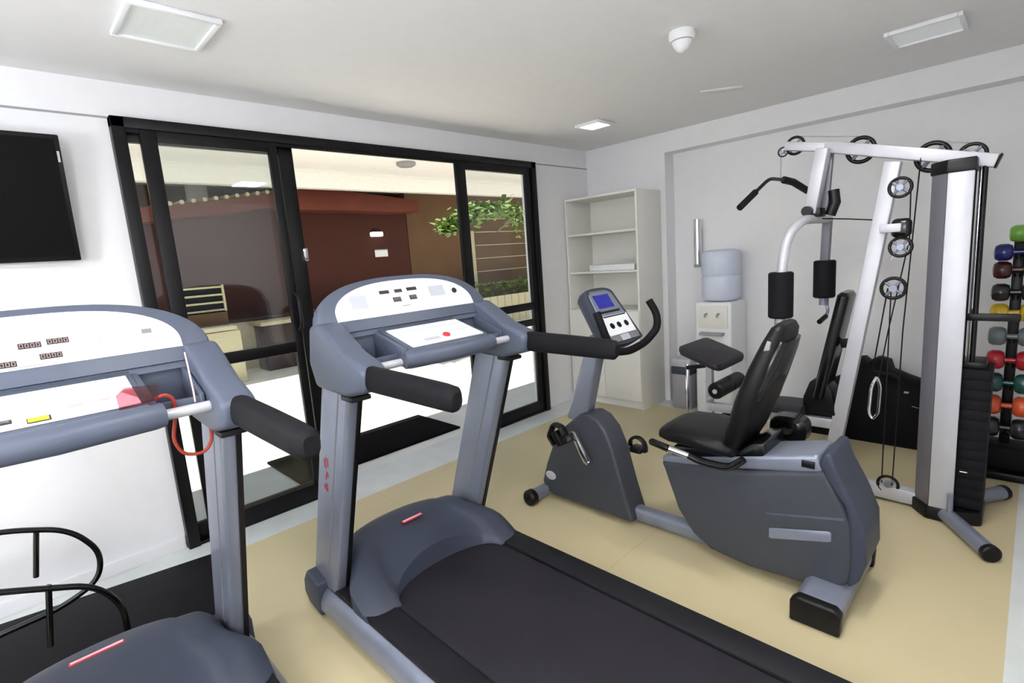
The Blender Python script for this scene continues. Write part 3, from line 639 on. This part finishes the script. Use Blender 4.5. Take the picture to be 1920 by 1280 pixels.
# seat rail
q = nb(); q.prism([(1.30, .44), (1.31, .485), (.59, .655), (.56, .575)], 'x', 2.285, 2.515, .018, 4); rl = q.build('seat_rail', M['silver'], T)
q = nb(); q.box((2.277, .60, .592), (2.287, .65, .622), .002); q.build('rail_slot', M['black'], rl)
# base beam and stabilisers
q = nb(); q.tube([(2.40, 2.12, .058), (2.40, 1.2, .058), (2.40, .56, .058)], .042, n=20, sq=3); q.build('base_beam', M['silver'], T)
q = nb(); q.tube([(2.20, 2.165, .052), (2.62, 2.165, .052)], .036, n=20, sq=2.6); q.build('front_stabiliser', M['silver'], T)
for s_ in (-1, 1):
    q = nb(); q.cyl((2.41+s_*.235, 2.165, .05), .05, .06, axis=(1, 0, 0), bev=.012); wl = q.build('transport_wheel', M['black'], T)
    q = nb(); q.cyl((2.41+s_*.268, 2.165, .05), .014, .008, axis=(1, 0, 0)); q.build('axle_cap', M['rubber'], wl)
q = nb(); q.prism([(.46, .02), (.455, .09), (.475, .108), (.60, .112), (.625, .09), (.625, .02)], 'x', 2.13, 2.68, .008, 3); q.build('rear_stabiliser', M['silver'], T)
for xa, xb in ((2.085, 2.135), (2.675, 2.72)):
    q = nb(); q.prism([(.452, .001), (.447, .09), (.47, .112), (.605, .116), (.632, .09), (.632, .001)], 'x', xa, xb, .01, 3); q.build('end_cap', M['black'], T)
q = nb(); q.lathe([(.008, 0), (.008, .004)], (2.33, .55, .112)); q.build('bolt', M['black'], T)
# console post
q = nb(); q.prism([(2.00, .55), (1.86, .52), (1.715, 1.07), (1.80, 1.08)], 'x', 2.365, 2.455, .018, 4); q.build('console_post', M['silver'], T)
# console pod
cd = Vector((0, .20, .30)).normalized(); cn = Vector((0, -.30, .20)).normalized(); cb = Vector((2.42, 1.585, 1.045))
def CP(u, v, w_=0): return cb+Vector((u*1.1, 0, 0))+cd*v+cn*w_
def pod(sc, hw0, hw1, L):
    pts = []
    for k in range(9): a = -PI/2+PI*k/8; pts.append((hw0*math.cos(a)*0+hw0*(k/8*2-1), -.02*math.cos(a)-.0))
    for k in range(13): a = PI*k/12; c_ = math.cos(a); pts.append((hw1*math.copysign(abs(c_)**.75, c_), L-.05+.05*math.sin(a)**.8))
    return [(u*sc, L/2+(v-L/2)*sc) for u, v in pts]
q = nb(); rings = [[CP(u, v, w_) for u, v in pod(sc, .155, .125, .355)] for sc, w_ in ((.75, -.075), (.93, -.06), (1, -.03), (1, 0), (.97, .014))]
q.loft(rings); pd = q.build('console_pod', M['hood'], T)
q = nb(); q.loft([[CP(u, v, .0135) for u, v in pod(.87, .150, .115, .355)], [CP(u, v, .018) for u, v in pod(.85, .150, .115, .355)]]); fp = q.build('face_plate', M['silver'], pd)
def cbx(u0, u1, v0, v1, l0, l1, m, nm, par=fp, lab=None, bev=.002):
    q_ = nb(); q_.loft([[CP(u0, v0, l0), CP(u1, v0, l0), CP(u1, v1, l0), CP(u0, v1, l0)], [CP(u0, v0, l1), CP(u1, v0, l1), CP(u1, v1, l1), CP(u0, v1, l1)]]); return q_.build(nm, m, par, lab)
cbx(-.075, .055, .215, .300, .018, .021, M['blue'], 'screen', lab='lit blue screen')
cbx(-.085, .075, .185, .195, .018, .024, M['black'], 'ledge')
cbx(-.115, .115, .045, .165, .018, .022, M['white'], 'keypad')
cbx(-.09, .10, .155, .162, .022, .024, M['black'], 'key_bar')
for u in (-.06, -.0, .065):
    q_ = nb(); q_.cyl(CP(u, .100, .023), .018, .004, axis=cn, n=16); q_.build('button', M['black'], fp)
for u, m_ in ((-.08, M['mark2']), (0, M['mark']), (.08, M['mark2'])): cbx(u-.037, u+.037, .005, .040, .018, .021, m_, 'status_key')
cbx(-.08, .05, .318, .328, .0175, .020, M['mark2'], 'top_ridge')
# handlebar
q = nb(); hb = fillet([(2.185, 1.60, 1.235), (2.18, 1.57, 1.17), (2.20, 1.54, 1.06), (2.28, 1.545, 1.015), (2.42, 1.56, .995), (2.56, 1.545, 1.02), (2.665, 1.525, 1.09), (2.68, 1.535, 1.17), (2.655, 1.57, 1.25)], .05)
q.tube(hb, .0215, n=14); q.build('handlebar', M['rubber'], T)
# pedals and cranks
q = nb(); q.tube([(2.262, 1.80, .425), (2.245, 1.80, .425), (2.235, 1.74, .36)], .012, n=10); q.prism([(1.865, .525), (1.835, .53), (1.735, .37), (1.745, .345), (1.775, .355)], 'x', 2.225, 2.25, .006); q.build('crank', M['chrome'], T)
pdl = thing_none = nb()
pdl.box((2.12, 1.835, .49), (2.225, 1.925, .525), .008, rot=Matrix.Rotation(math.radians(55), 3, 'X')); pdl.build('pedal', M['black'], T)
q = nb(); q.tube(fillet([(2.17, 1.93, .45), (2.17, 1.97, .50), (2.17, 1.93, .58), (2.17, 1.87, .57), (2.17, 1.85, .53)], .02), .012, n=8, sy=2.4, up=(1, 0, 0)); q.build('pedal_strap', M['black'], T)
q = nb(); q.box((2.535, 1.66, .35), (2.552, 1.80, .38), .004); q.build('crank', M['chrome'], T)
q = nb(); q.box((2.555, 1.60, .335), (2.65, 1.69, .362), .008); q.build('pedal', M['black'], T)
q = nb(); q.tube(fillet([(2.60, 1.69, .33), (2.60, 1.70, .40), (2.60, 1.645, .43), (2.60, 1.595, .40), (2.60, 1.59, .34)], .03), .010, n=8, sy=2.2, up=(1, 0, 0)); q.build('pedal_strap', M['black'], T)
# seat
def rrect(c, ax, ay, hx, hy, n_=24, p=4.0):
    c = Vector(c); ax = Vector(ax); ay = Vector(ay); r_ = []
    for k in range(n_):
        a = 2*PI*k/n_; x = math.copysign(abs(math.cos(a))**(2/p), math.cos(a)); y = math.copysign(abs(math.sin(a))**(2/p), math.sin(a)); r_.append(c+ax*x*hx+ay*y*hy)
    return r_
q = nb(); rings = []
for t_, hw_, hd in ((0, .12, .02), (.03, .165, .04), (.15, .185, .052), (.4, .195, .06), (.65, .180, .055), (.85, .150, .045), (.96, .125, .035), (1.0, .09, .018)):
    y = .955-.20*t_; z = .60+.585*t_
    rings.append(rrect((2.42, y, z), (1, 0, 0), (0, .95, .30), hw_, hd, p=3.2))
q.loft(rings); sb = q.build('seat_back', M['vinyl'], T)
q = nb(); rings = []
for t_, hw_ in ((.30, .13), (.33, .165), (.55, .172), (.8, .148), (.9, .115)):
    y = .955-.20*t_-.032; z = .60+.585*t_-.010
    rings.append(rrect((2.42, y, z), (1, 0, 0), (0, .95, .30), hw_, .022, p=3))
q.loft(rings); q.build('back_shell', M['gloss'], T)
q = nb(); q.prism([(.775, 1.085), (.80, 1.08), (.785, 1.125), (.77, 1.12)], 'x', 2.262, 2.272, .002); q.build('grip_slot', M['greyp'], sb)
q = nb(); rings = []
for t_, hw_, hz_ in ((0, .15, .018), (.04, .18, .038), (.2, .20, .048), (.5, .205, .046), (.8, .195, .046), (.95, .165, .034), (1.0, .12, .015)):
    y = .92+.40*t_; z = .595+.02*t_+(.02*math.sin(t_*PI))
    rings.append(rrect((2.42, y, z), (1, 0, 0), (0, 0, 1), hw_, hz_, p=3.2))
q.loft(rings); q.build('seat_cushion', M['vinyl'], T)
q = nb(); q.prism([(1.26, .50), (1.24, .56), (.92, .60), (.86, .65), (.80, .66), (.80, .58), (.86, .535)], 'x', 2.29, 2.55, .014, 3); q.build('seat_carriage', M['gloss'], T)
for s_, xx in ((-1, 2.20), (1, 2.64)):
    q = nb(); q.tube(fillet([(xx, .86, .60), (xx, .92, .545), (xx, 1.05, .545), (xx, 1.12, .565)], .04), .022, n=12, sy=.8); q.build('seat_side_frame', M['gloss'], T)
q = nb(); q.tube([(2.19, 1.11, .565), (2.175, 1.20, .585)], .017, n=12); q.build('adjust_lever', M['chrome'], T, 'chrome adjustment lever')
q = nb(); q.tube([(2.172, 1.205, .586), (2.165, 1.29, .606), (2.163, 1.30, .608)], .018, n=12, radii=[.018, .018, .010]); q.build('lever_grip', M['gloss'], T)
q = nb(); rings = [rrect((2.67+dx*1.2, .815, .62), (0, 1, 0), (0, 0, 1), hy*1.2, hz_*1.2, p=3) for dx, hy, hz_ in ((-.045, .05, .04), (-.03, .07, .055), (.03, .072, .058), (.045, .05, .04))]
q.loft(rings); q.build('side_grip', M['gloss'], T, 'glossy black side grip')
q = nb(); q.tube(fillet([(2.56, .82, .64), (2.60, .80, .62), (2.63, .80, .62)], .02), .015, n=10); q.build('grip_stem', M['black'], T)

# ---------------------------------------------------------------- multi gym
O = Vector((3.48, .75, 0))
T = thing('multi_gym', O, 'silver home multi gym with weight stack, press arms and pulleys in the right corner', 'multi gym')
nb = lambda: B(O)
def bar(name, a, b_, w_, m, par=T, h_=None, lab=None, bev=.006):
    a = Vector(a); b_ = Vector(b_); d = (b_-a); L = d.length; d.normalize(); h_ = h_ or w_
    sx = Vector((1, 0, 0)) if abs(d.x) < .9 else Vector((0, 1, 0)); sy = d.cross(sx).normalized(); sx = sy.cross(d).normalized()
    q_ = nb(); r0 = [a+sx*i*w_/2+sy*j*h_/2 for i, j in ((-1, -1), (1, -1), (1, 1), (-1, 1))]; q_.loft([r0, [p+d*L for p in r0]])
    q_._bev(list(q_.bm.verts), bev, 2); return q_.build(name, m, par, lab)
S2 = M['silver2']
bar('base_beam', (3.47, .34, .055), (3.495, .90, .055), .075, S2)
bar('top_beam', (3.472, .165, 1.835), (3.50, .90, 2.045), .07, S2, h_=.062)
bar('top_beam_extension', (3.50, .885, 2.04), (3.506, 1.115, 2.09), .05, S2, h_=.05)
bar('beam_end_cap', (3.472, .158, 1.833), (3.472, .166, 1.836), .075, M['black'], h_=.068)
up = bar('front_upright', (3.495, .845, .05), (3.487, .575, 1.905), .062, S2, h_=.075)
q = nb(); q.cyl((3.462, .842, .20), .012, .006, axis=(1, 0, 0)); q.build('upright_badge', M['blue'], up, 'small round blue badge')
q = nb(); q.cyl((3.53, .815, .215), .022, .06, axis=(0, -1, 0), bev=.004); q.build('foot_knob', M['silver2'], T)
# tower shroud
q = nb(); q.prism([(3.352, .235), (3.352, .335), (3.372, .335), (3.372, .235)], 'z', .03, 1.80, .004); q.build('tower_face', S2, T)
q = nb(); q.prism([(3.3525, .336), (3.44, .405), (3.48, .405), (3.48, .39), (3.372, .336)], 'z', .03, 1.80, .003); q.build('tower_side', M['gymgrey'], T)
q = nb(); q.prism([(3.345, .23), (3.345, .34), (3.44, .412), (3.50, .412), (3.50, .23)], 'z', 1.80, 1.862, .006); q.build('tower_cap', M['black'], T)
q = nb(); q.prism([(3.345, .225), (3.345, .345), (3.44, .418), (3.55, .418), (3.60, .12), (3.40, .12)], 'z', .0, .075, .01); q.build('tower_base', M['black'], T)
for (x, y) in ((3.45, .245), (3.45, .205), (3.55, .225)):
    q = nb(); q.cyl((x, y, .98), .0115, 1.74, n=12); q.build('guide_rod', M['black'] if x < 3.5 else M['chrome'], T)
for k in range(14):
    z = .085+k*.053
    q = nb(); q.box((3.40, .125+0, z), (3.62, .262, z+.0524), .0015); q.build('weight_plate', M['rubber'], T)
q = nb(); q.box((3.42, .15, .827), (3.60, .245, .86), .005); q.build('top_plate', M['black'], T)
q = nb(); q.box((3.43, .04, 1.07), (3.47, .26, 1.105), .005); q.build('rod_guide', M['black'], T)
q = nb(); q.box((3.395, .19, .28), (3.402, .22, .285)); q.build('selector_pin', M['chrome'], T)
# rear feet
for s_, pts in ((-1, [(3.42, .30, .045), (3.33, .235, .04), (3.065, .078, .04)]), (1, [(3.55, .26, .045), (3.66, .17, .045), (3.815, .065, .045)])):
    q = nb(); q.tube(fillet(pts, .06), .038, n=20); ft = q.build('rear_foot', M['silver'], T)
    a = Vector(pts[-2]); b_ = Vector(pts[-1]); d = (b_-a).normalized()
    q = nb(); q.cyl(b_+d*.012, .041, .035, axis=d, bev=.006); q.build('end_cap', M['black'], ft)
q = nb(); q.cyl((3.335, .245, .11), .014, .12, n=12); q.build('foot_post', M['silver'], T)
# post and press arm
bar('hanging_post', (3.44, .895, 2.03), (3.455, .955, 1.68), .085, S2, h_=.065)
bar('hanging_post_rear', (3.53, .885, 2.02), (3.53, .905, 1.70), .035, M['gymgrey'], h_=.04)
q = nb(); q.box((3.42, .90, 1.655), (3.54, .99, 1.705), .008); q.cyl((3.40, .96, 1.69), .028, .05, axis=(1, 0, 0)); q.build('pivot_block', M['black'], T)
q = nb(); q.tube([(3.52, .86, 1.80), (3.52, .85, 1.73), (3.52, .875, 1.66)], .03, n=12); q.build('range_adjuster', M['black'], T)
q = nb(); q.tube(fillet([(3.84, .965, 1.645), (3.5, .945, 1.645), (3.27, .95, 1.64), (3.14, .985, 1.56), (3.105, 1.0, 1.40), (3.095, 1.005, 1.08)], .10, 6), .026, n=16); q.build('press_arm', S2, T)
bar('far_press_arm', (3.835, .965, 1.66), (3.83, .975, 1.36), .05, M['gymgrey'], h_=.05)
for (x, y, z0_, z1_) in ((3.098, 1.003, 1.106, 1.362), (3.83, .975, 1.143, 1.385)):
    q = nb(); q.cyl((x, y, (z0_+z1_)/2), .064, z1_-z0_, n=24, bev=.008); q.build('foam_grip', M['rubber'], T)
q = nb(); q.cyl((3.10, 1.005, 1.085), .030, .05, n=14); q.lathe([(.028, 0), (.012, -.03)], (3.10, 1.005, 1.06)); q.build('arm_end', M['silver'], T)
q = nb(); q.cyl((3.83, .975, 1.12), .028, .05, n=14); q.tube(fillet([(3.83, .97, 1.12), (3.83, .945, 1.06), (3.78, .955, 1.02)], .03), .010, n=10); q.build('arm_end', M['silver'], T)
q = nb(); q.tube([(3.79, .952, 1.025), (3.70, .965, 1.0)], .016, n=10); q.build('lower_grip', M['black'], T)
q = nb(); q.tube([(3.56, .93, 1.645), (3.56, .80, 1.63), (3.50, .66, 1.61)], .004, n=6); q.build('press_cable', M['black'], T)
# backrest / seat
q = nb(); rings = []
for t_, hw_ in ((0, .10), (.02, .125), (.5, .125), (.97, .115), (1, .09)):
    rings.append(rrect((3.55, .905-.125*t_, .555+.655*t_), (1, 0, 0), (0, .98, .18), hw_, .034 if 0 < t_ < 1 else .018, p=4))
q.loft(rings); q.build('backrest', M['gloss'], T)
bar('backrest_bracket', (3.52, .80, .90), (3.52, .70, .92), .05, M['black'])
q = nb(); q.prism([(.80, .46), (.99, .46), (.985, .56), (.95, .66), (.90, .70), (.83, .62)], 'x', 3.46, 3.62, .01); q.build('seat_bracket', M['black'], T)
q = nb(); rings = []
for t_, hw_ in ((0, .10), (.03, .13), (.5, .14), (.95, .12), (1, .09)):
    rings.append(rrect((3.52, .97+.26*t_, .475-.005*t_), (1, 0, 0), (0, 0, 1), hw_, .032 if 0 < t_ < 1 else .018, p=4))
q.loft(rings); q.build('seat', M['pad'], T)
bar('seat_beam', (3.495, .80, .405), (3.495, 1.60, .395), .05, S2, h_=.06)
bar('front_leg', (3.50, 1.60, .42), (3.50, 1.60, .0), .05, S2)
bar('curl_leg', (3.50, 1.768, .69), (3.50, 1.768, .02), .022, M['chrome'], h_=.022)
bar('leg_foot', (3.38, 1.768, .012), (3.62, 1.768, .012), .04, M['chrome'], h_=.022)
bar('curl_pad_post', (3.50, 1.60, .40), (3.50, 1.60, .735), .045, S2)
bar('curl_pad_arm', (3.50, 1.58, .70), (3.50, 1.77, .66), .04, M['black'], h_=.03)
q = nb(); rings = []
for t_, sc, dz in ((0, .86, -.052), (.1, .96, -.044), (.5, 1.0, -.02), (.9, .98, .0), (1, .90, .008)):
    rings.append(rrect((3.53, 1.597, .795+dz), (1, 0, 0), (0, .94, .34), .235*sc, .160*sc, n_=40, p=9))
q.loft(rings); q.build('curl_pad', M['pad'], T)
q = nb(); q.box((3.44, 1.50, .715), (3.60, 1.66, .745), .006); q.build('curl_pad_mount', M['black'], T)
for z, y in ((.555, 1.49),):
    q = nb(); q.cyl((3.44, y, z), .056, .21, axis=(1, 0, 0), bev=.012); q.cyl((3.64, y, z), .056, .19, axis=(1, 0, 0), bev=.012); rl_ = q.build('foam_roller', M['vinyl'], T)
    q = nb(); q.cyl((3.333, y, z), .016, .01, axis=(1, 0, 0)); q.build('end_plug', M['silver2'], rl_)
q = nb(); q.tube([(3.47, 1.60, .45), (3.42, 1.55, .48), (3.42, 1.50, .53)], .02, n=10); q.build('roller_arm', S2, T)
q = nb(); q.cyl((3.42, 1.50, .30), .05, .20, axis=(1, 0, 0), bev=.012); q.cyl((3.60, 1.50, .30), .05, .14, axis=(1, 0, 0), bev=.012); q.build('foam_roller', M['vinyl'], T)
# pulleys
def pulley(x, y, z, R_, par=T, tilt=(1, 0, 0)):
    q_ = nb(); q_.ring((x, y, z), R_*.88, R_*.15, axis=tilt); p_ = q_.build('pulley', M['black'], par)
    q_ = nb(); q_.cyl((x, y, z), R_*.30, .030, axis=tilt, n=16)
    for k in range(4):
        a = 2*PI*k/4+.7; d = Vector((0, math.cos(a), math.sin(a))); q_.tube([Vector((x, y, z))+d*R_*.2, Vector((x, y, z))+d*R_*.8], R_*.13, n=8)
    q_.build('pulley_hub', M['silver'], p_)
pulley(3.53, 1.07, 2.088, .055); pulley(3.49, 1.125, 2.058, .03)
pulley(3.535, .735, 2.000, .074)
pulley(3.535, .417, 1.905, .078); pulley(3.53, .262, 1.885, .060)
pulley(3.45, .535, 1.765, .055); pulley(3.45, .522, 1.455, .055); pulley(3.45, .545, 1.235, .062); pulley(3.45, .53, .105, .055)
q = nb(); q.box((3.41, .475, 1.505), (3.47, .565, 1.605), .026, 4); q.build('cable_housing', M['gloss'], T)
q = nb(); q.box((3.395, .515, 1.535), (3.412, .610, 1.580), .006); q.build('housing_bracket', S2, T)
bar('housing_arm', (3.47, .62, 1.56), (3.45, .545, 1.56), .03, S2)
bar('pulley_link', (3.45, .525, 1.50), (3.45, .56, 1.38), .012, S2)
bar('pulley_strap', (3.45, .53, .105), (3.48, .53, .06), .03, S2)
def cable(pts, r_=.0035, nm='cable', m=M['black']): q_ = nb(); q_.tube(pts, r_, n=6); return q_.build(nm, m, T)
cable([(3.45, .455, 1.90), (3.45, .495, 1.0), (3.45, .51, .105)])
cable([(3.45, .49, 1.76), (3.45, .485, 1.46)])
cable([(3.45, .57, 1.235), (3.47, .63, .75)], m=M['rubber']); cable([(3.45, .49, 1.46), (3.45, .56, 1.0), (3.46, .60, .70)])
cable([(3.45, .555, 1.23), (3.45, .56, .11)]); cable([(3.53, 1.07, 2.141), (3.535, .75, 2.074)], .003, m=M['greyp']); cable([(3.535, .42, 1.981), (3.53, .265, 1.943)], .003, m=M['greyp'])
cable([(3.49, 1.135, 2.05), (3.49, 1.137, 1.905)], .0035, m=M['greyp'])
q = nb(); q.tube(fillet([(3.46, .605, .73), (3.44, .625, .68), (3.445, .635, .52), (3.445, .615, .48), (3.445, .59, .52), (3.45, .585, .68), (3.46, .605, .73)], .03), .008, n=8); q.build('cable_handle', M['chrome'], T, 'chrome cable handle')
# lat bar (hangs from the front cable)
O2 = (3.49, 1.137, 1.90)
o = thing('lat_bar', O2, 'black bent lat pulldown bar hanging at the front of the multi gym', 'exercise bar')
pts = fillet([(3.0, 1.185, 1.735), (3.10, 1.155, 1.80), (3.30, 1.137, 1.895), (3.49, 1.137, 1.90), (3.70, 1.125, 1.895), (3.98, 1.125, 1.85)], .06)
B(O2).tube(pts, .0105, n=10).build('bar', M['black'], o)
B(O2).tube([(2.995, 1.188, 1.73), (3.13, 1.152, 1.815)], .018, n=12).build('grip', M['rubber'], o)
B(O2).tube([(3.55, 1.137, 1.90), (3.70, 1.130, 1.893), (3.98, 1.128, 1.85)], .022, n=12).build('grip', M['rubber'], o)

# ---------------------------------------------------------------- dumbbell tree with dumbbells in the corner
O = Vector((4.27, .05, 0))
T = thing('dumbbell_rack', O, 'black vertical dumbbell tree at the right edge', 'rack')
B(O).box((4.255, .055, .02), (4.305, .105, 1.44), .008).build('post', M['black'], T)
B(O).box((4.12, -.12, 0), (4.42, .20, .05), .012).build('base', M['black'], T)
B(O).box((4.17, -.05, .05), (4.37, .16, .20), .02, 3).build('base_box', M['rubber'], T)
cols = [('green', (110, 165, 60), 1.475), ('blue', (24, 34, 110), 1.37), ('dark red', (66, 18, 22), 1.267), ('black', (20, 22, 28), 1.136), ('yellow', (205, 172, 40), 1.016), ('grey', (104, 112, 116), .874), ('red', (178, 22, 40), .73), ('dark green', (14, 74, 70), .59), ('orange', (222, 88, 48), .45), ('charcoal', (30, 28, 36), .31)]
for i, (nm, c_, z) in enumerate(cols):
    q = B(O)
    for s_ in (-1, 1): q.tube([(4.29, .08+s_*.012, z-.035), (4.215, .08+s_*.012, z-.04), (4.195, .08+s_*.012, z-.02)], .007, n=6)
    q.build('peg', M['black'], T)
    dm = mat('vinyl_'+nm.replace(' ', '_'), rgb(*c_), .28, noise=.08, coat=.3)
    yo = -.06 if i == 0 else 0
    OO = (4.21, .08+yo, z)
    d = thing('dumbbell', OO, nm+' vinyl dumbbell on the black dumbbell tree'+(', the topmost one' if i == 0 else ''), 'dumbbell', 'vinyl dumbbells on the tree')
    r_ = .048+.0016*i
    for s_ in (-1, 1):
        q = B(OO); q.lathe([(.02, -.042), (r_*.8, -.036), (r_, -.018), (r_, .018), (r_*.8, .036), (.02, .042)], (4.21, .08+yo+s_*.065, z), axis=(0, 1, 0), n=20); q.build('head', dm, d)
    q = B(OO); q.cyl((4.21, .08+yo, z), .016, .10, axis=(0, 1, 0), n=14); q.build('handle', dm, d)
